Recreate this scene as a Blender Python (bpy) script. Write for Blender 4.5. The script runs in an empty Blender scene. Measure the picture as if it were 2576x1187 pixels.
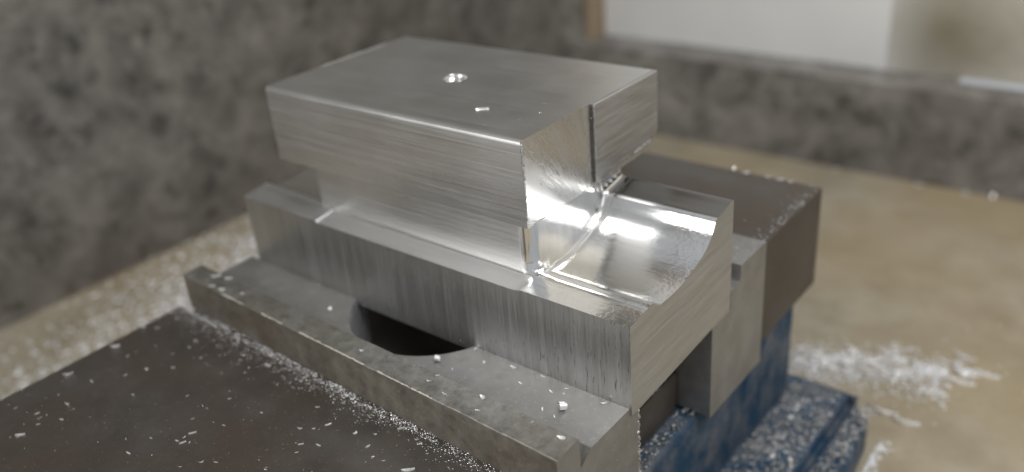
import bpy, bmesh, math, random
from mathutils import Matrix, Vector, noise
random.seed(7)
SC = bpy.context.scene
COL = SC.collection
MM = 0.001
Z0 = 59.0                                   # countertop top lies at world z = 0

def W(x, y, z):                             # millimetres in the vise's frame -> metres
    return Vector((x*MM, y*MM, (z+Z0)*MM))

# ------------------------------------------------------------------ camera
CAM = (161.88, -96.59, 92.26)
RR = ((0.7777545, 0.6232243, -0.0817892), (0.230561, -0.403908, -0.8852683), (-0.584756, 0.669664, -0.4578324))
cam = bpy.data.cameras.new('camera')
co = bpy.data.objects.new('camera', cam); COL.objects.link(co)
m = Matrix.Identity(4)
for i in range(3):
    m[i][0] = RR[0][i]; m[i][1] = -RR[1][i]; m[i][2] = -RR[2][i]
m.translation = W(*CAM)
co.matrix_world = m
cam.sensor_width = 36.0; cam.sensor_fit = 'HORIZONTAL'; cam.lens = 30.778
cam.clip_start = 0.005; cam.clip_end = 20
cam.dof.use_dof = True; cam.dof.focus_distance = 0.143; cam.dof.aperture_fstop = 9.6
SC.camera = co

# ------------------------------------------------------------------ world, lamps, exposure
wd = bpy.data.worlds.new('World'); SC.world = wd; wd.use_nodes = True
bg = wd.node_tree.nodes['Background']; bg.inputs[0].default_value = (0.93, 0.965, 1.0, 1); bg.inputs[1].default_value = 0.49

def area(name, loc, target, sx, sy, power, col):
    l = bpy.data.lights.new(name, 'AREA'); l.shape = 'RECTANGLE'; l.size = sx; l.size_y = sy
    l.energy = power; l.color = col
    o = bpy.data.objects.new(name, l); COL.objects.link(o)
    o.location = loc
    o.rotation_euler = (Vector(target)-Vector(loc)).to_track_quat('-Z', 'Y').to_euler()
    return o
area('window_lamp', W(540, -20, 800), W(60, 20, 0), 0.40, 0.26, 4.8, (1.0, 0.985, 0.965))
area('room_window_lamp', W(-350, -1550, 700), W(40, 150, 0), 1.3, 1.0, 21.0, (1.0, 0.99, 0.975))
SC.view_settings.view_transform = 'Standard'; SC.view_settings.look = 'None'
SC.view_settings.exposure = 0.0; SC.view_settings.gamma = 1.0; SC.view_settings.use_curve_mapping = False

# ------------------------------------------------------------------ helpers
def ray_to_z(u, v, z):                      # photo pixel (2575 wide) -> point on a horizontal surface
    d = [RR[0][i]*(u-1287.5)/2201.466 + RR[1][i]*(v-593.5)/2201.466 + RR[2][i] for i in range(3)]
    s = (z-CAM[2])/d[2]
    return CAM[0]+s*d[0], CAM[1]+s*d[1]

def tag(o, label=None, cat=None, group=None, kind=None):
    if label: o['label'] = label
    if cat: o['category'] = cat
    if group: o['group'] = group
    if kind: o['kind'] = kind
    return o

def empty(name, loc, label, cat, group=None):
    o = bpy.data.objects.new(name, None); COL.objects.link(o); o.location = loc
    o.empty_display_size = 0.01
    return tag(o, label, cat, group)

def link_mesh(name, me, mats, parent=None):
    for mt in (mats if isinstance(mats, (list, tuple)) else [mats]): me.materials.append(mt)
    o = bpy.data.objects.new(name, me); COL.objects.link(o)
    if parent is not None:
        o.parent = parent
        o.matrix_parent_inverse = Matrix.Translation(-parent.location)
    return o

def mesh_from(name, verts, faces, mats, parent=None, mat_idx=None, smooth=True, angle=28):
    me = bpy.data.meshes.new(name)
    me.from_pydata([tuple(v) for v in verts], [], faces)
    bm = bmesh.new(); bm.from_mesh(me); bmesh.ops.recalc_face_normals(bm, faces=bm.faces); bm.to_mesh(me); bm.free()
    if mat_idx:
        for p, i in zip(me.polygons, mat_idx): p.material_index = i
    if smooth:
        for p in me.polygons: p.use_smooth = True
        me.set_sharp_from_angle(angle=math.radians(angle))
    return link_mesh(name, me, mats, parent)

def round_poly(pts, r, seg=3):
    """round each corner of a closed polygon; r one number or one per corner"""
    n = len(pts); out = []
    for i in range(n):
        p0, p1, p2 = Vector(pts[i-1]), Vector(pts[i]), Vector(pts[(i+1) % n])
        rr = r[i] if isinstance(r, (list, tuple)) else r
        a, b = p0-p1, p2-p1
        d = min(rr, a.length*.45, b.length*.45)
        if d <= 1e-6: out.append(tuple(p1)); continue
        a.normalize(); b.normalize()
        s, e = p1+a*d, p1+b*d
        for k in range(seg+1):
            t = k/seg
            out.append(tuple(s*(1-t)**2 + p1*2*t*(1-t) + e*t*t))
    return out

def extrude(name, stations, section, mats, parent=None, axis='x', idx=None, angle=28):
    """section(t) -> list of (a, b); axis 'x': (y, z) along x, axis 'z': (x, y) along z. idx(face centre mm, normal) -> material"""
    verts, faces = [], []
    n = None
    for s in stations:
        pts = section(s); n = len(pts)
        for a, b in pts:
            verts.append(W(s, a, b) if axis == 'x' else W(a, b, s) if axis == 'z' else W(a, s, b))
    for k in range(len(stations)-1):
        for i in range(n):
            j = (i+1) % n
            faces.append((k*n+i, k*n+j, (k+1)*n+j, (k+1)*n+i))
    faces.append(tuple(range(n-1, -1, -1))); faces.append(tuple((len(stations)-1)*n+i for i in range(n)))
    o = mesh_from(name, verts, faces, mats, parent, None, True, angle)
    if idx:
        for p in o.data.polygons:
            c = p.center/MM; p.material_index = idx((c.x, c.y, c.z-Z0), p.normal)
    return o

def box(name, x0, x1, y0, y1, z0, z1, mat, parent=None, r=0.6, seg=3, rot=0, jit=0):
    bm = bmesh.new(); bmesh.ops.create_cube(bm, size=1)
    for v in bm.verts:
        v.co = Vector(((x0+x1)/2+v.co.x*(x1-x0), (y0+y1)/2+v.co.y*(y1-y0), (z0+z1)/2+v.co.z*(z1-z0)))
    if r > 0: bmesh.ops.bevel(bm, geom=list(bm.edges), offset=r, segments=seg, profile=.5, affect='EDGES')
    if rot:
        c = Vector((x0, y0, z0)); bmesh.ops.rotate(bm, cent=c, matrix=Matrix.Rotation(rot, 3, 'Z'), verts=bm.verts)
    for v in bm.verts: v.co = W(*v.co)
    me = bpy.data.meshes.new(name); bm.to_mesh(me); bm.free()
    for p in me.polygons: p.use_smooth = True
    me.set_sharp_from_angle(angle=math.radians(35))
    return link_mesh(name, me, mat, parent)

def cut(o, cutter):
    md = o.modifiers.new('cut', 'BOOLEAN'); md.operation = 'DIFFERENCE'; md.object = cutter; md.solver = 'EXACT'
    bpy.context.view_layer.update()
    dg = bpy.context.evaluated_depsgraph_get()
    me = bpy.data.meshes.new_from_object(o.evaluated_get(dg))
    o.modifiers.clear(); o.data = me
    me.set_sharp_from_angle(angle=math.radians(28))
    bpy.data.objects.remove(cutter)

def cyl(name, cx, cy, r0, z0, z1, mat, n=96):
    vs, fs = [], []
    for z in (z0, z1):
        for k in range(n):
            a = 2*math.pi*k/n; vs.append(W(cx+r0*math.cos(a), cy+r0*math.sin(a), z))
    for k in range(n): fs.append((k, (k+1) % n, n+(k+1) % n, n+k))
    fs.append(tuple(range(n-1, -1, -1))); fs.append(tuple(range(n, 2*n)))
    return mesh_from(name, vs, fs, mat)

# ------------------------------------------------------------------ materials
class NT:
    def __init__(self, name):
        self.m = bpy.data.materials.new(name); self.m.use_nodes = True
        self.t = self.m.node_tree; self.n = self.t.nodes; self.b = self.n['Principled BSDF']
        self.tc = self.n.new('ShaderNodeTexCoord')
    def link(self, a, b): self.t.links.new(a, b)
    def map(self, scale=(1, 1, 1), rot=(0, 0, 0)):
        k = self.n.new('ShaderNodeMapping'); k.inputs['Scale'].default_value = scale; k.inputs['Rotation'].default_value = rot
        self.link(self.tc.outputs['Object'], k.inputs['Vector']); return k.outputs[0]
    def noise(self, vec, scale, detail=4, rough=.55, dist=0):
        k = self.n.new('ShaderNodeTexNoise'); k.inputs['Scale'].default_value = scale; k.inputs['Detail'].default_value = detail
        k.inputs['Roughness'].default_value = rough; k.inputs['Distortion'].default_value = dist
        self.link(vec, k.inputs['Vector']); return k.outputs['Fac']
    def ramp(self, fac, stops):
        k = self.n.new('ShaderNodeValToRGB'); e = k.color_ramp.elements
        while len(e) < len(stops): e.new(.5)
        for el, (p, c) in zip(e, stops):
            el.position = p; el.color = (c, c, c, 1) if not isinstance(c, tuple) else (*c, 1)
        self.link(fac, k.inputs[0]); return k.outputs[0]
    def mix(self, fac, a, b, mode='MIX'):
        k = self.n.new('ShaderNodeMix'); k.data_type = 'RGBA'; k.blend_type = mode
        for s, v in ((k.inputs[0], fac), (k.inputs[6], a), (k.inputs[7], b)):
            if isinstance(v, (int, float)): s.default_value = v
            elif isinstance(v, tuple): s.default_value = (*v, 1)
            else: self.link(v, s)
        return k.outputs[2]
    def math(self, op, a, b):
        k = self.n.new('ShaderNodeMath'); k.operation = op
        for s, v in ((k.inputs[0], a), (k.inputs[1], b)):
            if isinstance(v, (int, float)): s.default_value = v
            else: self.link(v, s)
        return k.outputs[0]
    def bump(self, h, dist, strength=1.0, prev=None):
        k = self.n.new('ShaderNodeBump'); k.inputs['Distance'].default_value = dist; k.inputs['Strength'].default_value = strength
        self.link(h, k.inputs['Height'])
        if prev is not None: self.link(prev, k.inputs['Normal'])
        return k.outputs[0]
    def set(self, **kw):
        for k, v in kw.items():
            s = self.b.inputs[{'col': 'Base Color', 'metal': 'Metallic', 'rough': 'Roughness', 'normal': 'Normal', 'spec': 'Specular IOR Level', 'aniso': 'Anisotropic'}[k]]
            if isinstance(v, (int, float)): s.default_value = v
            elif isinstance(v, tuple): s.default_value = (*v, 1)
            else: self.link(v, s)
        return self.m

def alu(name, streak, rot=(0, 0, 0), base=.78, rough=(.18, .34), bump=1.2e-5, pits=False, big=0.0, con=.93, peel=0.0):
    """machined aluminium: fine tool marks stretched along one direction"""
    t = NT(name)
    v = t.map(streak, rot)
    a = t.noise(v, 1, 6, .7); b = t.noise(t.map(tuple(s*.23 for s in streak), rot), 1, 3, .5)
    c = t.noise(t.map((60, 60, 60)), 1, 4, .6)
    r = t.math('ADD', t.ramp(a, [(.3, rough[0]), (.7, rough[1])]), t.ramp(c, [(.35, -.0), (.7, .06)]))
    col = t.mix(t.ramp(t.math('ADD', t.math('MULTIPLY', a, .65), t.math('MULTIPLY', b, .35)), [(.38, 0.0), (.62, 1.0)]), (base*con, base*con*.995, base*con*.98), (base, base, base*.995))
    n = t.bump(a, bump)
    n = t.bump(b, bump*2.5, 1, n)
    if big: n = t.bump(t.noise(t.map((180, 420, 420)), 1, 3, .6), big, 1, n)
    if peel:
        o_ = t.noise(t.map((1300, 1500, 1500)), 1, 3, .6)
        k_ = t.n.new('ShaderNodeSeparateXYZ'); t.link(t.tc.outputs['Object'], k_.inputs[0])
        edge = t.ramp(t.math('MULTIPLY', k_.outputs[0], 10), [(.90, 0.12), (.965, 1.0)])
        patch = t.math('MULTIPLY', edge, t.ramp(t.noise(t.map((140, 90, 90)), 1, 3, .6), [(.35, 0.15), (.6, 1.0)]))
        n = t.bump(t.math('MULTIPLY', o_, patch), peel, 1, n)
        rib = t.noise(t.map((40, 2600, 2600)), 1, 2, .5)
        n = t.bump(rib, peel*.3, 1, n)
    if pits:
        w = t.noise(t.map((3000, 300, 230)), 1, 3, .6)
        g = t.noise(t.map((25, 25, 45)), 1, 2, .5)
        x0 = t.n.new('ShaderNodeSeparateXYZ'); t.link(t.tc.outputs['Object'], x0.inputs[0])
        side = t.ramp(t.math('MULTIPLY', x0.outputs[0], 10), [(.40, 0.0), (.62, 1.0)])
        p = t.math('MULTIPLY', t.math('MULTIPLY', t.ramp(w, [(.59, 0.0), (.66, .85)]), t.ramp(g, [(.36, 0.0), (.5, 1.0)])), side)
        col = t.mix(p, col, (.11, .10, .09))
        r = t.math('ADD', r, t.math('MULTIPLY', p, .3))
        n = t.bump(p, -6e-5, 1, n)
    return t.set(col=col, metal=1.0, rough=r, normal=n)

M = {}
M['alu_x'] = alu('aluminium_face_marks_along', (28, 3600, 3600), base=.80, rough=(.27, .40), bump=6e-6, con=.94)
M['alu_front'] = alu('aluminium_base_front', (2600, 2600, 40), base=.62, rough=(.26, .42), bump=1.6e-5, pits=True, con=.80)
M['alu_sawn'] = alu('aluminium_sawn_end', (1800, 70, 1800), rot=(math.radians(24), 0, 0), base=.60, rough=(.40, .60), bump=3.5e-5, con=.84)
M['alu_seg'] = alu('aluminium_sawn_corner', (1800, 90, 1500), rot=(math.radians(-14), 0, 0), base=.60, rough=(.38, .56), bump=5e-5, con=.78)
M['alu_bright'] = alu('aluminium_fly_cut', (90, 1700, 1700), base=.84, rough=(.09, .17), bump=8e-6, big=5e-5, peel=6e-5)
M['alu_ledge'] = alu('aluminium_matte_ledge', (90, 1800, 1800), base=.62, rough=(.36, .5), bump=1.2e-5)
M['alu_satin'] = alu('aluminium_satin_end', (800, 1600, 60), base=.80, rough=(.10, .17), bump=5e-6)
M['alu_polish'] = alu('aluminium_polished_corner', (300, 300, 60), base=.86, rough=(.05, .09), bump=3e-6)
M['alu_lip_reflection'] = alu('aluminium_lip_dark_reflection', (60, 2200, 2200), base=.26, rough=(.10, .22), bump=9e-6)  # rear lip of the channel: its dark reflection is put into the base colour
t = NT('aluminium_milled_end')
xyz = t.n.new('ShaderNodeSeparateXYZ'); t.link(t.tc.outputs['Object'], xyz.inputs[0])
dy = t.math('SUBTRACT', xyz.outputs[1], .0275); dz = t.math('SUBTRACT', xyz.outputs[2], .0745)
ang = t.math('ARCTAN2', dz, dy); rad = t.math('SQRT', t.math('ADD', t.math('MULTIPLY', dy, dy), t.math('MULTIPLY', dz, dz)), 0)
cb = t.n.new('ShaderNodeCombineXYZ'); t.link(t.math('MULTIPLY', ang, 26), cb.inputs[0]); t.link(t.math('MULTIPLY', rad, 60), cb.inputs[1])
fan = t.noise(cb.outputs[0], 1, 5, .65)
far = t.ramp(t.math('MULTIPLY', rad, 40), [(.12, 1.0), (.62, .12)])
fine = t.noise(t.map((500, 900, 900)), 1, 4, .6)
M['alu_end'] = t.set(col=t.mix(t.math('MULTIPLY', t.ramp(fan, [(.65, 0.0), (.35, 1.0)]), far), (.78, .78, .775), (.64, .635, .625)), metal=1.0,
                     rough=t.ramp(fan, [(.3, .20), (.7, .38)]), normal=t.bump(fine, 4e-6, 1, t.bump(t.math('MULTIPLY', fan, far), 2.4e-5)))

def steel(name, c0, c1, metal, rough, scale=150, bump=2e-5, stain=None, streak=(1, 1, 1)):
    t = NT(name)
    a = t.noise(t.map(tuple(scale*s for s in streak)), 1, 6, .65); b = t.noise(t.map((38, 38, 38)), 1, 4, .6, .4); c = t.noise(t.map((1400,)*3), 1, 3, .7)
    col = t.mix(t.ramp(a, [(.32, 0.0), (.68, 1.0)]), c0, c1)
    if stain: col = t.mix(t.ramp(b, [(.42, 0.0), (.66, .85)]), col, stain)
    col = t.mix(t.ramp(c, [(.62, 0.0), (.72, .5)]), col, tuple(x*1.7 for x in c1))
    r = t.ramp(t.math('ADD', t.math('MULTIPLY', a, .5), t.math('MULTIPLY', b, .5)), [(.35, rough[0]), (.65, rough[1])])
    n = t.bump(c, bump); n = t.bump(a, bump*3, .6, n)
    return t.set(col=col, metal=metal, rough=r, normal=n)
M['plate'] = steel('ground_steel_plate', (.30, .298, .29), (.40, .397, .39), .75, (.34, .52), 220, 1.6e-5, (.29, .278, .26))
M['ridge'] = steel('worn_steel_plate', (.16, .155, .14), (.33, .32, .295), .7, (.38, .58), 420, 3e-5, (.17, .155, .125))
M['brown'] = steel('oiled_brown_steel', (.064, .056, .049), (.104, .093, .081), .35, (.28, .44), 90, 1.4e-5, (.080, .062, .049))
M['brown_b'] = steel('stained_brown_steel', (.064, .057, .050), (.104, .095, .084), .3, (.36, .55), 60, 2e-5, (.085, .064, .048))
M['bore'] = steel('bored_steel', (.50, .50, .51), (.68, .68, .69), .6, (.40, .55), 300, 1e-5)
M['rust'] = steel('browned_steel_edge', (.12, .105, .085), (.22, .20, .165), .5, (.42, .6), 300, 3e-5, (.09, .07, .05))
M['dark'] = steel('dark_slide_steel', (.07, .06, .05), (.11, .10, .09), .5, (.4, .6), 120, 2e-5)

t = NT('blue_vise_paint')
a = t.noise(t.map((60,)*3), 1, 4, .6); b = t.noise(t.map((900,)*3), 1, 3, .6)
c = t.noise(t.map((130,)*3), 1, 5, .65)
col = t.mix(t.ramp(a, [(.35, 0.0), (.7, 1.0)]), (.010, .037, .076), (.016, .056, .11))
col = t.mix(t.ramp(c, [(.42, 0.0), (.66, .7)]), col, (.15, .15, .155))
M['blue'] = t.set(col=col, rough=t.ramp(b, [(.3, .5), (.7, .7)]), spec=.3, normal=t.bump(b, 2e-5, .5))

t = NT('tan_board')
a = t.noise(t.map((70,)*3), 1, 5, .6); b = t.noise(t.map((230,)*3), 1, 4, .6); c = t.noise(t.map((14,)*3), 1, 3, .5)
col = t.mix(t.ramp(a, [(.3, 0.0), (.7, 1.0)]), (.265, .228, .16), (.40, .36, .285))
col = t.mix(t.ramp(b, [(.60, 0.0), (.74, .55)]), col, (.20, .178, .14))
col = t.mix(t.ramp(c, [(.38, 0.0), (.66, .65)]), col, (.36, .275, .155))
M['board'] = t.set(col=col, rough=.7, normal=t.bump(b, 1e-4, .4))

t = NT('speckled_granite')
v = t.n.new('ShaderNodeTexVoronoi'); v.inputs['Scale'].default_value = 1; nv = t.n.new('ShaderNodeTexNoise'); nv.inputs['Scale'].default_value = 160; nv.inputs['Detail'].default_value = 3; t.link(t.tc.outputs['Object'], nv.inputs['Vector'])
va = t.n.new('ShaderNodeVectorMath'); va.operation = 'MULTIPLY_ADD'; t.link(nv.outputs['Color'], va.inputs[0]); va.inputs[1].default_value = (1.3, 1.3, 1.3); t.link(t.map((82,)*3), va.inputs[2])
t.link(va.outputs[0], v.inputs['Vector'])
mk = t.ramp(t.noise(t.map((120,)*3), 1, 2, .5), [(.38, .12), (.6, .9)])
a = t.noise(t.map((70,)*3), 1, 5, .6, .5); b = t.noise(t.map((150,)*3), 1, 4, .65); c = t.noise(t.map((9,)*3), 1, 3, .5)
col = t.mix(t.ramp(a, [(.34, 0.0), (.66, 1.0)]), (.118, .111, .100), (.26, .247, .225))
col = t.mix(t.math('MULTIPLY', t.ramp(v.outputs['Distance'], [(.10, .9), (.50, 0.0)]), mk), col, (.035, .033, .030))
col = t.mix(t.ramp(b, [(.56, 0.0), (.74, .6)]), col, (.34, .33, .305))
col = t.mix(t.ramp(c, [(.45, 0.0), (.72, .45)]), col, (.19, .165, .14))
M['granite'] = t.set(col=col, rough=.42, spec=.35, normal=t.bump(b, 6e-5, .4))

def plain(name, c, r=.5, var=.06, sc=40, metal=0.0):
    t = NT(name); a = t.noise(t.map((sc,)*3), 1, 4, .55)
    return t.set(col=t.mix(a, tuple(x*(1-var) for x in c), tuple(min(1, x*(1+var)) for x in c)), rough=r, metal=metal)
M['white'] = plain('white_laminate', (.74, .735, .72), .5)
t = NT('beige_stained_panel')
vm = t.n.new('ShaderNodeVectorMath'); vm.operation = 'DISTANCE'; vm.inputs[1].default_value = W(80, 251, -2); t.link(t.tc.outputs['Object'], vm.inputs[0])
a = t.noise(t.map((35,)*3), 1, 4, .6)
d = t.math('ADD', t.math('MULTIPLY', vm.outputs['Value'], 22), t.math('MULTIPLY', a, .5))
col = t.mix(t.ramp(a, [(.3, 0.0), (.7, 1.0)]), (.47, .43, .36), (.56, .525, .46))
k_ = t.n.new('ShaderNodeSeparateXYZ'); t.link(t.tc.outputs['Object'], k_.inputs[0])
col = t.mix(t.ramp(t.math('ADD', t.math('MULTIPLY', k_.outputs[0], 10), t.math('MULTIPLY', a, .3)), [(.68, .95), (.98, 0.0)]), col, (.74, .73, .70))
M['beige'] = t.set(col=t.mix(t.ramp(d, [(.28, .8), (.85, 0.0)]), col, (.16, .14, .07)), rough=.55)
M['wood'] = plain('bare_wood', (.33, .25, .165), .6, .15)
M['rail'] = plain('white_trim', (.50, .52, .55), .5)
t = NT('bright_aluminium_chip'); a = t.noise(t.map((1500,)*3), 1, 3, .6)
M['chip'] = t.set(col=(.92, .92, .92), metal=.72, rough=t.ramp(a, [(.3, .2), (.7, .45)]), normal=t.bump(a, 1e-5))
M['dull'] = alu('dull_aluminium_swarf', (900,)*3, base=.42, rough=(.45, .65), bump=2e-5)
t = NT('pale_aluminium_swarf')
M['pale'] = t.set(col=(.80, .81, .83), metal=.45, rough=.5)
M['worn'] = plain('pale_worn_edge', (.46, .43, .36), .7, .3, 900)
M['burr'] = alu('ragged_aluminium_burr', (2500, 2500, 2500), base=.5, rough=(.3, .5), bump=5e-5)

# ------------------------------------------------------------------ the setting
ct = box('countertop', -135.5, 900, -700, 250, -Z0-30, -Z0, M['granite'], None, 1, 2); tag(ct, kind='structure')
bd = box('board', -134.8, 420, -420, 231.8, -59, -55, M['board'], None, .6, 2)
tag(bd, 'thin tan board under the vise, running up to the stone walls', 'board')
sw = box('stone_wall', -190, -135, -330, 300, -90, 430, M['granite'], None, 1, 2)
tag(sw, 'tall speckled grey brown stone wall at the left end of the board', 'wall')
# rear wall with a window opening: full height beside the corner, a low sill under the opening
def sill_poly(y):
    return [(-135.2, -90), (420, -90), (420, -22.5), (-74.5, -17.4), (-74.5, 430), (-135.2, 430)]
rw = extrude('stone_wall', [232, 250], sill_poly, M['granite'], None, 'y')
tag(rw, 'low stone sill wall behind the vise, rising to full height in the corner', 'wall')
ws = box('wooden_slat', -74.4, -70.6, 240, 256, -17.9, 430, M['wood'], None, .4, 2)
tag(ws, 'narrow upright wooden slat at the left side of the window opening', 'slat')
wp = box('white_panel', -70.5, 60, 250.3, 262, -30, 430, M['white'], None, .4, 3)
tag(wp, 'plain white panel behind the stone sill beside a wooden slat', 'panel')
dw = box('beige_panel', 60.1, 420, 250.6, 264, -40, 430, M['beige'], None, .4, 3)
tag(dw, 'beige panel with a soft olive stain beside the white panel', 'panel')
tr = extrude('trim_strip', [88, 420], lambda x: round_poly([(245, -20.0-(x-88)*.0102-.2), (250.2, -20.0-(x-88)*.0102-.2), (250.2, -18.2-(x-88)*.0102), (245, -18.2-(x-88)*.0102)], .4), M['rail'], None, 'x')
tag(tr, 'thin white trim strip on the sill below the stained beige panel', 'trim')

# ------------------------------------------------------------------ the vise
vise = empty('machine_vise', W(50, 20, -55), 'blue painted machine vise with brown steel jaws gripping the aluminium workpiece', 'vise')
def lerp(a, b, t): return a+(b-a)*t
base = box('base_casting', 1, 97, -150, 50.4, -46, -21.6, M['blue'], vise, 1.5, 3)
fl = extrude('flange', [-150, -80, 0, 60, 74, 78, 80.5],
             lambda y: round_poly([(-20+max(0, y-70)*.5, -55), (118.5-(max(0, y-70)/10.5)**2*9, -55), (118.5-(max(0, y-70)/10.5)**2*9, -45.4), (112.6, -45), (112.2, -47.5), (110.6, -47.5), (110.2, -45), (-20+max(0, y-70)*.5, -45)],
                                  [.5, .5, 1.5, .4, .4, .4, .4, 1.5]), M['blue'], vise, 'y', None, 40)
box('rear_casting', 1, 97.5, 49, 75.5, -46, -17.2, M['blue'], vise, 2.0, 3)
box('slide_bar', 8, 93, -110, 27.6, -23, -12.5, M['dark'], vise, .6, 2)

# moving jaw block and its stepped plate
J0, J1, RZ = -2.6, 99.6, 3.9
st = [J0+(J1-J0)*i/90 for i in range(91)]
def jit(x, k, a=.10): return a*(noise.noise(Vector((x*.55, k*7.3, 0)))+.5*noise.noise(Vector((x*1.7, k*3.1, 5))))
def plate_sec(x):
    t = (x-J0)/(J1-J0)
    f, r_ = lerp(-17.4, -20.0, t), lerp(-12.5, -14.2, t)
    pts = [(f, -23), (f+jit(x, 1), RZ+jit(x, 2, .08)), (r_+jit(x, 3, .06), RZ+jit(x, 4, .05)), (r_, -1.9), (r_+3.0, 0), (-.02, 0), (-.02, -1.32), (2.6, -1.32), (2.6+jit(x, 5, .12), -1.6), (2.6, -23)]
    return round_poly(pts, [.2, .42, .22, .15, .1, .05, .05, .1, .1, .2], 3)
jp = extrude('jaw_plate', st, plate_sec, [M['plate'], M['ridge'], M['rust']], vise, 'x', lambda c, n: 0 if c[1] > -12.0 or n.x > .7 else 2 if n.y < -.8 else 1)
jp['label'] = 'stepped grey jaw plate with a round notch'
cut(jp, cyl('cutter', 49.5, 7.0, 17.8, -30, 6, M['plate']))
jp.data.materials.append(M['bore'])
for p in jp.data.polygons:
    c = p.center/MM
    if abs(p.normal.z) < .2 and abs(math.hypot(c.x-49.5, c.y-7.0)-17.8) < .15: p.material_index = len(jp.data.materials)-1
mj = box('moving_jaw', -6.2, 92, -120, -17.6, -45, -4.3, M['brown'], vise, 1.6, 3)
mj['label'] = 'dark brown steel moving jaw sprinkled with chips'
# fixed jaw
fj = box('fixed_jaw', -6, 99.8, 50.6, 80.2, -17, 7.7, M['brown_b'], vise, .8, 3)
fj['label'] = 'brown steel fixed jaw block'
def rear_sec(x):
    pts = [(28+jit(x, 8, .15), -21), (28+jit(x, 9, .15), -.02), (35.2, -.02), (35.2, 4.3), (39.3, 4.3), (39.3, 7.9), (50.5, 7.9), (50.5, -21)]
    return round_poly(pts, [.3, .25, .1, .2, .1, .25, .3, .3], 2)
extrude('jaw_plate', [-2+102*i/60 for i in range(61)], rear_sec, M['plate'], vise)

# ------------------------------------------------------------------ the workpiece
wk = empty('aluminium_workpiece', W(50, 15, -1.3), 'bright machined aluminium workpiece with a threaded hole, gripped in the vise', 'workpiece')
ctrl = [(0, 16.0), (3, 16.38), (6.4, 16.8), (6.9, 16.6), (7.9, 15.8), (9.0, 15.36), (10.5, 15.2), (12.5, 15.15), (14.6, 15.25), (16.8, 15.52), (19.1, 15.98), (21.5, 16.65), (24, 17.6), (25.8, 18.8), (27, 20.1), (27.7, 21.3), (28.2, 22.1), (28.9, 22.45), (30.5, 22.7), (32.5, 23.05), (34.4, 23.45), (35, 23.3)]
def cat(P, n):
    out = []
    for i in range(len(P)-1):
        p0, p1, p2, p3 = P[max(i-1, 0)], P[i], P[i+1], P[min(i+2, len(P)-1)]
        for k in range(n):
            t = k/n; q = []
            for d in (0, 1):
                q.append(.5*(2*p1[d]+(p2[d]-p0[d])*t+(2*p0[d]-5*p1[d]+4*p2[d]-p3[d])*t*t+(3*p1[d]-p0[d]-3*p2[d]+p3[d])*t**3))
            out.append(tuple(q))
    return out+[P[-1]]
TOP = cat(ctrl, 3)
def base_sec(x):
    low = min(1, max(0, (x-24.4)/.25))*min(1, max(0, (78.5-x)/1.6))
    pts = [(35, -.0), (28, -.0), (2.6, -1.3), (0.0, -1.3)]
    for y, z in TOP:
        if y < 6.5: z -= .42*low
        if 77.4 < x < 79.0 and y > 7.5: z -= .28*(1-(x-77.45)/1.55)
        pts.append((y, z))
        if abs(y-TOP[4][0]) < 1e-6:
            g = .3*low; pts += [(4.62, z+.02), (4.68, z-g), (5.1, z-g), (5.16, z+.03)]
    return pts
xs = sorted(set([0, 6, 12, 18, 24.3, 24.4, 24.55, 24.7, 30, 40, 50, 60, 70, 76.2, 77.39, 77.46, 77.8, 78.2, 78.6, 79.0, 79.5] + [80+i*1.0 for i in range(21)]))
def base_idx(c, n):
    if abs(n.x) > .7: return 2
    if n.y < -.9 and c[1] < .5: return 1
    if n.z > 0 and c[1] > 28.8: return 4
    if n.z > 0: return 3 if c[1] > 6.5 or c[0] > 77.5 else 5
    return 0
extrude('base_block', xs, base_sec, [M['alu_x'], M['alu_front'], M['alu_sawn'], M['alu_bright'], M['alu_lip_reflection'], M['alu_ledge']], wk, 'x', base_idx, 24)

# neck between base and head: rounded front corners, ribbed where the cutter chattered
def neck_plan(z):
    r = 4.0; fx = .0
    pts = []
    def arc(cx, cy, a0, a1, n=10):
        for k in range(n+1):
            a = math.radians(lerp(a0, a1, k/n)); pts.append((cx+r*math.cos(a), cy+r*math.sin(a)))
    e = max(0, 1.4-(z-15.6))*.9 if z < 17 else 0
    r = 1.6; arc(19.6+r, 5.22+r, 180, 270); r = 2.6; g = max(0, 18.2-z)*.22; arc(76.95+g-r, 5.16-g*.6+r, 270, 360)
    pts.append((76.9, 12)); pts.append((76.85, 24.9))
    n = 30
    for k in range(n+1):
        y = lerp(25.0, 34.6, k/n); pts.append((76.4+.16*math.cos(k*2*math.pi/5)-e*0, y))
    pts.append((76.3, 34.7)); pts.append((21, 34.7))
    return pts
extrude('neck', [14.9, 16, 16.6, 17.2, 17.7, 18.2, 20, 23, 25.2], neck_plan, [M['alu_x'], M['alu_satin'], M['alu_polish']], wk, 'z', lambda c, n: 2 if .1 < n.x < .97 and c[1] < 10 else 1 if n.x > .25 else 0, 20)

# head: overhanging block with a rounded front top edge
def head_sec(x):
    j = jit(x, 21, .05)
    pts = [(46.9, 25.2), (46.9, 41), (5.1, 41), (5.1, 24.95)]
    return round_poly(pts, [.3, .2, 1.1, .12], 5)
hd = extrude('head_block', [9.3+i*(67.45/40) for i in range(41)], head_sec, [M['alu_x'], M['alu_end']], wk, 'x', lambda c, n: 1 if n.x > .5 else 0, 35)
HX, HY = 43.6, 26.1
cut(hd, cyl('cutter', HX, HY, 2.35, 30, 45, M['alu_x'], 64))
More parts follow.
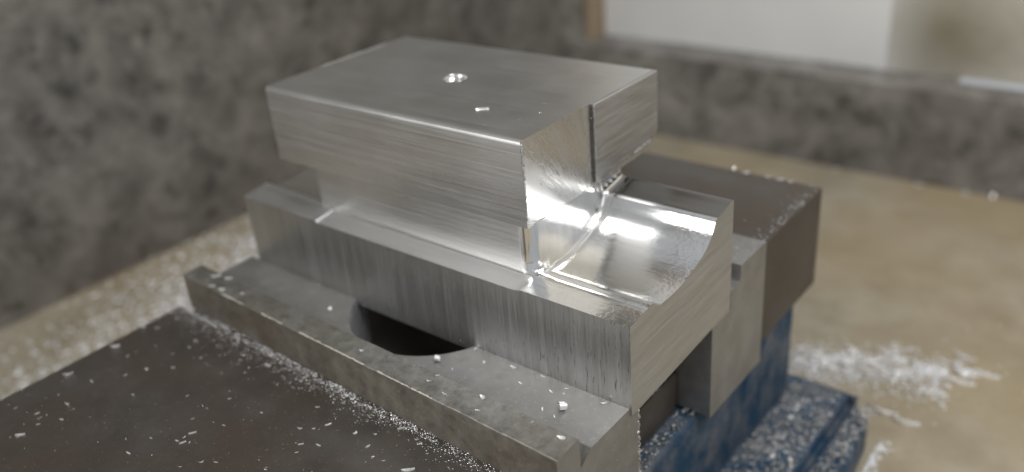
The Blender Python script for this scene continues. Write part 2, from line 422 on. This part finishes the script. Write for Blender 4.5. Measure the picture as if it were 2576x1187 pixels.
# thread in the hole
tv, tf, nr, ns = [], [], 32, 40
for i in range(nr*9):
    a = 2*math.pi*(i % nr)/nr; zc = 40.75-.8*i/nr
    for k, (dr, dz) in enumerate(((0.0, 0), (-.32, -.36), (-.32, -.44), (0, -.79))):
        tv.append(W(HX+(2.36+dr)*math.cos(a), HY+(2.36+dr)*math.sin(a), zc+dz))
for i in range(nr*9-1):
    for k in range(3): tf.append((i*4+k, i*4+k+1, i*4+k+5, i*4+k+4))
th = mesh_from('thread', tv, tf, M['alu_bright'], wk, None, True, 40)
# countersunk rim of the hole
rv, rf = [], []
for k in range(64):
    a = 2*math.pi*k/64
    for r_, z in ((2.62, 41.02), (2.5, 41.05), (2.28, 40.8), (2.30, 40.5)): rv.append(W(HX+r_*math.cos(a), HY+r_*math.sin(a), z))
for k in range(64):
    for q in range(3): rf.append((k*4+q, k*4+q+1, ((k+1) % 64)*4+q+1, ((k+1) % 64)*4+q))
mesh_from('hole_rim', rv, rf, M['alu_bright'], wk, None, True, 50)

# sawn corner left standing proud of the milled end, with a torn lower edge
def seg_sec(y):
    zb = lerp(25.5, 26.6, (y-25.2)/11.3) if y < 36.5 else lerp(26.6, 27.5, (y-36.5)/9.5)
    zb += .35*noise.noise(Vector((y*.8, 3, 1)))+.15*noise.noise(Vector((y*2.6, 9, 1)))
    xr = 77.55+.015*noise.noise(Vector((y*1.3, 5, 2)))
    e = .18*noise.noise(Vector((y*2.2, 1, 7)))
    rr = 0.0
    if y > 45.6: zb += (y-45.6)*1.0
    return [(76.5, zb+.5), (76.5, 40.97), (xr-.15, 40.99), (xr, 40.8+e*.4), (xr, 36), (xr, 31), (xr, zb+.5+e), (xr-.25, zb)]
extrude('sawn_corner', [25.25+i*(21.6/70) for i in range(71)], seg_sec, M['alu_seg'], wk, 'y', None, 30)

def ragged(name, path, wid, amp, mat, parent, seed=0, n=60):
    """thin torn edge of metal along a line: a tube of irregular radius"""
    rnd = random.Random(seed); vs, fs = [], []
    P0, P1 = Vector(path[0]), Vector(path[1])
    d = (P1-P0).normalized(); u = d.orthogonal().normalized(); v = d.cross(u)
    for i in range(n+1):
        c = P0.lerp(P1, i/n); r = wid*(.55+.9*abs(noise.noise(Vector((i*.45, seed, 0)))))*(0.25 if i in (0, n) else 1)
        off = u*amp*noise.noise(Vector((i*.35, seed, 4)))+v*amp*noise.noise(Vector((i*.35, seed, 9)))
        for k in range(6):
            a = k*math.pi/3; q = c+off+(u*math.cos(a)+v*math.sin(a))*r*(.7+.6*rnd.random()); vs.append(W(*q))
    for i in range(n):
        for k in range(6): fs.append((i*6+k, i*6+(k+1) % 6, i*6+6+(k+1) % 6, i*6+6+k))
    fs.append(tuple(range(6))); fs.append(tuple(n*6+k for k in range(6)))
    return mesh_from(name, vs, fs, mat, parent, None, False)
ragged('burr', ((76.8, 5.2, 41.0), (76.8, 5.2, 26.5)), .26, .20, M['burr'], wk, 3, 60)
ragged('burr', ((77.5, 25.2, 40.9), (77.5, 25.2, 25.7)), .14, .12, M['burr'], wk, 5, 70)
ragged('burr', ((76.85, 25.05, 40.8), (76.85, 25.05, 25.7)), .32, .06, M['dark'], wk, 6, 60)  # ragged inner edge; the shadow line of the recess is put in as dark metal
ragged('burr', ((77.5, 38, 27.0), (77.5, 44.5, 27.6)), .22, .15, M['alu_seg'], wk, 8, 30)
ragged('burr', ((9.35, 20, 40.98), (9.35, 40, 40.98)), .12, .08, M['chip'], wk, 9, 60)
for q_, (xa, xb) in enumerate(((12, 20), (26, 33), (38, 57), (60, 74))):
    ya, yb = [lerp(-17.35, -19.95, (x_-J0)/(J1-J0)) for x_ in (xa, xb)]
    ragged('worn_edge', ((xa, ya+.12, RZ-.14), (xb, yb+.12, RZ-.14)), .19, .10, M['worn'], vise, 30+q_, 50)
ragged('torn_edge', ((99.5, 2.55, -1.6), (99.5, 2.55, -22.8)), .42, .22, M['burr'], vise, 44, 90)
# line the end mill left round the foot of the milled end
rv, rf = [], []
pts = [p for p in TOP if 8.0 <= p[0] <= 34.8]
for i, (y, z) in enumerate(pts):
    for k, (dx, dz) in enumerate(((0, .34), (.1, .14), (.28, .03), (.5, -.03))): rv.append(W(76.83+dx, y, z+dz-.01))
for i in range(len(pts)-1):
    for k in range(3): rf.append((i*4+k, i*4+k+1, i*4+k+5, i*4+k+4))
mesh_from('fillet', rv, rf, M['alu_bright'], wk, None, True, 60)

# ------------------------------------------------------------------ chips
def chip_mesh(name, L, wd, th, bend, twist, seed):
    rnd = random.Random(seed); n = 4; vs, fs = [], []
    for i in range(n+1):
        t = i/n-.5; a = bend*t
        x = (math.sin(a)/bend if abs(bend) > .01 else t)*L; z = ((1-math.cos(a))/bend if abs(bend) > .01 else 0)*L
        w = wd*(1-abs(t)*1.1)*(.8+.4*rnd.random()); tw = twist*t
        for s, h in ((-1, 0), (1, 0), (1, th), (-1, th)):
            vs.append(Vector((x, s*w/2*math.cos(tw), z+h+s*w/2*math.sin(tw))))
    zm = min(v.z for v in vs)
    vs = [(v.x*MM, v.y*MM, (v.z-zm)*MM) for v in vs]
    for i in range(n):
        for k in range(4): fs.append((i*4+k, i*4+(k+1) % 4, i*4+4+(k+1) % 4, i*4+4+k))
    fs.append((3, 2, 1, 0)); fs.append(tuple(n*4+k for k in range(4)))
    me = bpy.data.meshes.new(name); me.from_pydata(vs, [], fs); me.materials.append(M['chip'])
    bm = bmesh.new(); bm.from_mesh(me); bmesh.ops.recalc_face_normals(bm, faces=bm.faces); bm.to_mesh(me); bm.free()
    return me
CH = [chip_mesh('chip_shape', 1, w, .10, b, tw, i) for i, (w, b, tw) in enumerate(((.3, .5, .3), (.22, 1.0, .6), (.34, .2, .2), (.28, 1.6, 1.0), (.18, .8, .4), (.5, .6, .5)))]
def chip(x, y, z, L, rz, label, group, kind=None, tilt=0.0):
    k = random.randrange(6) if kind is None else kind
    o = bpy.data.objects.new('aluminium_chip', CH[k]); COL.objects.link(o)
    o.location = W(x, y, z-.03); o.rotation_euler = (random.uniform(-.15, .15)+tilt, 0, rz); o.scale = (L, L, L)
    if 'moving jaw' in label:
        if L >= 1.3: label = 'long bright aluminium sliver lying on the dark brown moving jaw'
        elif L < .7: label = 'tiny bright aluminium chip lying on the dark brown moving jaw'
    return tag(o, label, 'chip', group)

A_LAB, A_GRP = 'bright aluminium chip lying on the dark brown moving jaw', 'chips on the brown moving jaw'
z7 = [(590,545,2.8),(350,687,2.8),(470,725,1.7),(345,840,1.6),(105,998,2.4),(190,888,1.2),(315,918,1.2),(680,792,1.0),(655,592,.9),(640,692,1.2),(750,660,1.2),(885,652,1.2),(735,445,1.1),(805,450,1.2),(1370,640,2.0),(1230,615,.9),(1175,812,1.0),(985,988,1.8),(935,1037,1.6),(905,1027,1.1),(660,1092,1.6),(1030,1137,1.2),(1105,1137,1.1),(1145,948,.9),(1535,965,1.4),(1680,945,1.6),(1630,1050,1.3),(1540,1045,1.3),(1885,1055,1.0),(1605,965,.8),(1945,860,.9),(1625,855,1.1),(1920,993,.9),(1815,988,1.2),(1060,862,.7),(985,915,.9),(870,370,1.2),(1000,515,1.2),(195,943,1.0),(375,865,.8),(300,790,.7),(1575,735,1.1)]
for (u, v, L) in z7:
    x, y = ray_to_z((u*.7328)*.67057, (v*.7328+900)*.67057, -4.3)
    if y < -18.5: chip(x, y, -4.3, L*.75, math.radians(random.gauss(40, 22)), A_LAB, A_GRP)
z5 = [(45,915,1.3),(350,817,1.0),(275,1040,1.0),(205,963,.8),(320,970,.8),(555,1000,.9),(575,1025,1.1),(665,1010,1.2),(800,1042,1.5),(1055,1085,2.4),(510,1178,2.6),(745,1165,.8),(620,1080,.7),(470,935,1.6)]
for (u, v, L) in z5:
    x, y = ray_to_z((u*.6487+1200)*.67057, (v*.6487+1000)*.67057, -4.3)
    if y < -19.6: chip(x, y, -4.3, L*.85, math.radians(random.gauss(40, 25)), A_LAB, A_GRP)
for i in range(70):
    u, v = random.uniform(20, 1350), random.uniform(760, 1185)
    x, y = ray_to_z(u, v, -4.3)
    if y < -20.5 and -5.5 < x < 91: chip(x, y, -4.3, random.uniform(.3, .65), random.uniform(0, 3.1), A_LAB, A_GRP)
zl = [(1115,580,1.2),(1160,675,1.0),(1230,585,1.2),(1290,635,1.0),(1335,723,1.0),(1425,705,.8),(1285,825,1.0),(1355,870,1.0),(1640,790,1.2),(950,555,1.0),(900,478,1.1),(765,595,.8),(1140,545,1.2),(1620,760,.7),(1500,680,.7),(1410,735,.6)]
for (u, v, L) in zl:
    x, y = ray_to_z((u*.6487+1200)*.67057, (v*.6487+1000)*.67057, 0)
    if -9.5 < y < -.6: chip(x, y, 0, L, math.radians(random.gauss(-20, 35)), 'bright aluminium chip lying on the grey ledge in front of the workpiece', 'chips on the jaw plate ledge')
zr = [(240,485,.9),(630,660,.9),(720,735,1.0),(680,628,.8),(855,690,1.4),(940,755,1.3),(910,830,.8),(1145,785,1.0),(1395,990,1.4),(1225,900,.7)]
for (u, v, L) in zr:
    x, y = ray_to_z((u*.6487+1200)*.67057, (v*.6487+1000)*.67057, RZ)
    t_ = (x-J0)/(J1-J0)
    if lerp(-17, -19.6, t_)+.4 < y < lerp(-12.2, -13.8, t_)-.3: chip(x, y, RZ, L, math.radians(random.gauss(30, 25)), 'bright aluminium chip lying on the worn raised rim of the jaw plate', 'chips on the jaw plate rim')
for (u, v, L) in ((716,460,2.2),(882,482,1.8),(662,585,1.6),(785,630,1.7),(1045,680,.9)):
    x, y = ray_to_z((u*.2948+600)*.67057, (v*.2948+900)*.67057, RZ)
    chip(x, min(max(y, -16.9), -13.0), RZ, L, math.radians(random.gauss(35, 12)), 'bright aluminium chip lying on the worn raised rim of the jaw plate', 'chips on the jaw plate rim')
zt = [(725,957,2.6),(1048,1050,.5),(1233,990,.6),(1272,908,.5),(1420,1045,.4),(740,1093,.4),(1787,675,.5),(1857,755,.4),(925,1122,.4),(70,970,.4),(262,815,.4),(1350,1085,.4)]
for (u, v, L) in zt:
    x, y = ray_to_z((u*.427+1500)*.67057, (v*.427)*.67057, 41)
    if 6.4 < y < 46 and 10 < x < 76: chip(x, y, 41, L*(.9 if L > 1 else .65), math.radians(30), 'fine aluminium chip lying on the flat top of the workpiece', 'chips on top of the workpiece')

# curled chips: tightly wound ribbons
def curl(x, y, z, R, turns, wd, label, group=None, rot=(0, 0, 0), seed=1):
    vs, fs = [], []; n = int(14*turns)
    for i in range(n+1):
        a = 2*math.pi*turns*i/n; r = R*(1-.45*i/n)
        for q in (0, 1):
            for h in (0, .08*R):
                vs.append(Vector(((q-.5)*wd+.5*wd*i/n, (r+h)*math.cos(a), (r+h)*math.sin(a))))
    for i in range(n):
        b = i*4
        for s, e in ((0, 1), (1, 3), (3, 2), (2, 0)): fs.append((b+s, b+e, b+4+e, b+4+s))
    fs.append((0, 2, 3, 1)); fs.append((n*4, n*4+1, n*4+3, n*4+2))
    from mathutils import Euler
    e = Euler(rot).to_matrix(); vs = [e @ v for v in vs]; zm = min(v.z for v in vs)
    me = bpy.data.meshes.new('curled_chip'); me.from_pydata([tuple(v*MM) for v in vs], [], fs); me.materials.append(M['chip'])
    bm = bmesh.new(); bm.from_mesh(me); bmesh.ops.recalc_face_normals(bm, faces=bm.faces); bm.to_mesh(me); bm.free()
    for p in me.polygons: p.use_smooth = True
    me.set_sharp_from_angle(angle=math.radians(45))
    o = bpy.data.objects.new('curled_chip', me); COL.objects.link(o); o.location = W(x, y, z-.02) + Vector((0, 0, -zm*MM))
    return tag(o, label, 'chip', group)
x, y = ray_to_z((1395*.6487+1200)*.67057, (828*.6487+1000)*.67057, 0); curl(x, y, 0, .75, 1.6, 1.0, 'larger curled aluminium chip on the ledge close to the sawn end', None, (0, .2, .9))
x, y = ray_to_z((675*.6487+1200)*.67057, (545*.6487+1000)*.67057, 0); curl(x, y, 0, .55, 2.2, .8, 'small curled aluminium chip on the ledge next to the round notch', None, (0, .3, .4))
x, y = ray_to_z(1362, 662, 16.3); curl(78.1, 7.6, 16.3, .75, 1.4, .7, 'curled aluminium chip at the foot of the rounded neck corner', None, (0, 0, 1.9))
x, y = ray_to_z(830, 782, 0); curl(x, y, 0, .45, 1.3, .5, 'tiny bright curled chip on the ledge left of the round notch', None, (0, .5, .2))

# chips on the blue flange, on the board and on the countertop
def scatter(poly_fn, n, z, Lr, label, group, ang=(0, 3.14)):
    k = 0
    while k < n:
        u, v, ok = poly_fn()
        x, y = ray_to_z(u, v, z)
        if ok(x, y): chip(x, y, z, random.uniform(*Lr), random.uniform(*ang), label, group); k += 1
def trail():
    t = random.random()**.8
    u = lerp(2010, 2440, t)+random.gauss(0, 12); v = lerp(895, 938, t)+random.gauss(0, lerp(13, 20, t))
    return u, v, lambda x, y: not (x < 119 and y < 81)
scatter(trail, 62, -55, (2.8, 6.0), 'bright aluminium chip in the drift spilled on the tan board behind the blue flange', 'drift of chips on the board behind the flange', (-.5, .6))
for (u, v, L) in ((2480, 945, 6.5), (2440, 938, 6.0), (2415, 930, 5.5), (2425, 965, 5), (2330, 925, 5), (2280, 1065, 6), (2225, 1040, 6.2), (2345, 985, 4)):
    x, y = ray_to_z(u, v, -55); chip(x, y, -55, L, random.uniform(-.4, .5), 'bright aluminium chip in the drift spilled on the tan board behind the blue flange', 'drift of chips on the board behind the flange')
def flange_chip():
    return random.uniform(1940, 2190), random.uniform(965, 1185), lambda x, y: 99 < x < 116.5 and y < 78 and not 109.5 < x < 113.2
scatter(flange_chip, 40, -45, (1.0, 2.0), 'aluminium chip lying on the blue flange of the vise', 'chips on the blue flange')
def left_board():
    u = random.uniform(0, 620); v = random.uniform(560, 990)
    return u, v, lambda x, y: x > -132 and x < -21 and -60 < y < 180
scatter(left_board, 34, -55, (1.4, 3.2), 'aluminium chip on the tan board beside the left end of the jaws', 'chips on the board left of the jaws')
for (u, v) in ((1925, 395), (1985, 400), (2010, 410), (1995, 425), (1900, 385), (2000, 445)):
    x, y = ray_to_z(u, v, 7.7); chip(min(x, 98.5), min(y, 79.3), 7.7, 1.8, random.uniform(0, 3), 'aluminium chip on top of the brown fixed jaw', 'chips on the fixed jaw')
for (u, v) in ((2140, 390), (2330, 440), (2440, 470), (2500, 490)):
    x, y = ray_to_z(u, v, -55)
    chip(x, min(y, 229), -55, 3.5, random.uniform(0, 3), 'stray aluminium chip on the board at the foot of the sill wall', 'stray chips by the sill wall')

# uncountable swarf: one mesh of tiny flakes for each drift
def flakes(name, spots, label, cat, mat='chip'):
    vs, fs = [], []
    for (x, y, z, s) in spots:
        a = random.uniform(0, 6.28); ca, sa = math.cos(a), math.sin(a); l, w, h = s, s*random.uniform(.25, .5), s*random.uniform(.12, .3)
        tx, ty = random.uniform(-.5, .5), random.uniform(-.5, .5)
        b = len(vs)
        for (p, q, r_) in ((-l/2, 0, 0), (0, -w/2, 0), (l/2, 0, 0), (0, w/2, 0), (0, 0, h)):
            zz = r_+p*tx*.5+q*ty*.5+abs(l*tx)*.2
            vs.append(W(x+p*ca-q*sa, y+p*sa+q*ca, z+zz-.04))
        fs += [(b, b+1, b+4), (b+1, b+2, b+4), (b+2, b+3, b+4), (b+3, b, b+4), (b+3, b+2, b+1, b)]
    o = mesh_from(name, vs, fs, M[mat], None, None, False)
    return tag(o, label, cat, kind='stuff')
sp = []
for i in range(6500):                                    # dust bank along the foot of the jaw plate
    x = random.uniform(-4.5, 91); t_ = (x-J0)/(J1-J0); f = lerp(-17.6, -19.9, min(1, max(0, t_)))
    d = abs(random.gauss(0, 1))*(1.9+1.2*noise.noise(Vector((x*.08, 2, 0))))*(1.45 if x < 45 else 1.0)
    keep = .95-.5*max(0, min(1, (x-55)/30))
    if random.random() < keep*(.55+.9*noise.noise(Vector((x*.3, d*1.2, 8)))+.3): sp.append((x, f-d-.1, -4.3+max(0, .35-d*.2)*random.random(), random.uniform(.12, .36)))
for i in range(2600):
    x = random.uniform(-5.5, 91); y = -20-abs(random.gauss(0, 1))*38
    if y > -118: sp.append((x, y, -4.3, random.uniform(.1, .26)))
flakes('aluminium_dust', sp, 'fine bright aluminium dust banked along the jaw plate on the brown jaw', 'dust')
sp = []
for i in range(420):
    x = random.uniform(-1, 99); y = random.uniform(-9, -.2)
    if (x-50)**2+(y-7.6)**2 > 18**2: sp.append((x, y if random.random() < .5 else -abs(random.gauss(0, .5))-.1, 0, random.uniform(.1, .28)))
flakes('aluminium_dust', sp, 'fine aluminium dust on the grey ledge in front of the workpiece', 'dust')
sp = []
for i in range(9000):
    x = random.uniform(97.6, 118); y = random.uniform(0, 79)
    if 109.8 < x < 113: continue
    dn = .5+.6*noise.noise(Vector((x*.12, y*.10, 0)))
    if random.random() < dn: sp.append((x, y, -45+random.random()*.9*dn, random.uniform(.5, 1.4)))
flakes('aluminium_swarf', sp, 'grey aluminium swarf heaped over the blue flange of the vise', 'swarf', 'dull')
sp = []
for i in range(1300):
    t_ = random.random()**1.2; u = lerp(1990, 2380, t_)+random.gauss(0, 12); v = lerp(905, 960, t_)+random.gauss(0, lerp(22, 34, t_))
    x, y = ray_to_z(u, v, -55)
    if not (x < 119.3 and y < 81): sp.append((x, y, -55+random.random()*.8, random.uniform(.6, 1.6)))
for i in range(700):
    y = random.uniform(20, 80); x = 119+abs(random.gauss(0, 1.3)); sp.append((x, y, -55, random.uniform(.5, 1.4)))
for i in range(500):
    sp.append((random.uniform(120, 330), random.uniform(-20, 225), -55, random.uniform(.4, 1.2)))
flakes('aluminium_swarf', sp, 'bright aluminium swarf drifted on the tan board right of the vise', 'swarf', 'pale')
sp = []
for i in range(40000):
    if i % 2: x = -20.5-abs(random.gauss(0, 1))*34; y = random.gauss(20, 60)
    else: x = -20.5-abs(random.gauss(0, 1))*42; y = random.gauss(66, 34)
    if x > -133.5 and -120 < y < 215: sp.append((x, y, -55+random.random()*.5, random.uniform(.8, 2.4)))
flakes('aluminium_swarf', sp, 'pale aluminium swarf strewn on the tan board left of the vise', 'swarf', 'pale')
sp = []
for i in range(420):
    x = random.uniform(80, 92.8); y = random.uniform(3, 27); sp.append((x, y, -12.5+random.random()*.8, random.uniform(.4, 1.2)))
for i in range(300):
    x = random.uniform(93.3, 96.6); y = random.uniform(3, 48); sp.append((x, y, -21.6+random.random()*.8, random.uniform(.4, 1.2)))
flakes('aluminium_swarf', sp, 'aluminium swarf caught on the slide bar between the jaws', 'swarf', 'dull')
sp = []
for i in range(110):
    y = random.uniform(51, 80); x = 99.6-abs(random.gauss(0, 1))*2.2; sp.append((x, y, 7.7, random.uniform(.2, .6)))
for i in range(160):
    x = random.uniform(80, 99.6); y = random.uniform(39.8, 50.3); sp.append((x, y, 7.9, random.uniform(.15, .5)))
flakes('aluminium_dust', sp, 'pale aluminium dust along the edge of the brown fixed jaw', 'dust', 'pale')
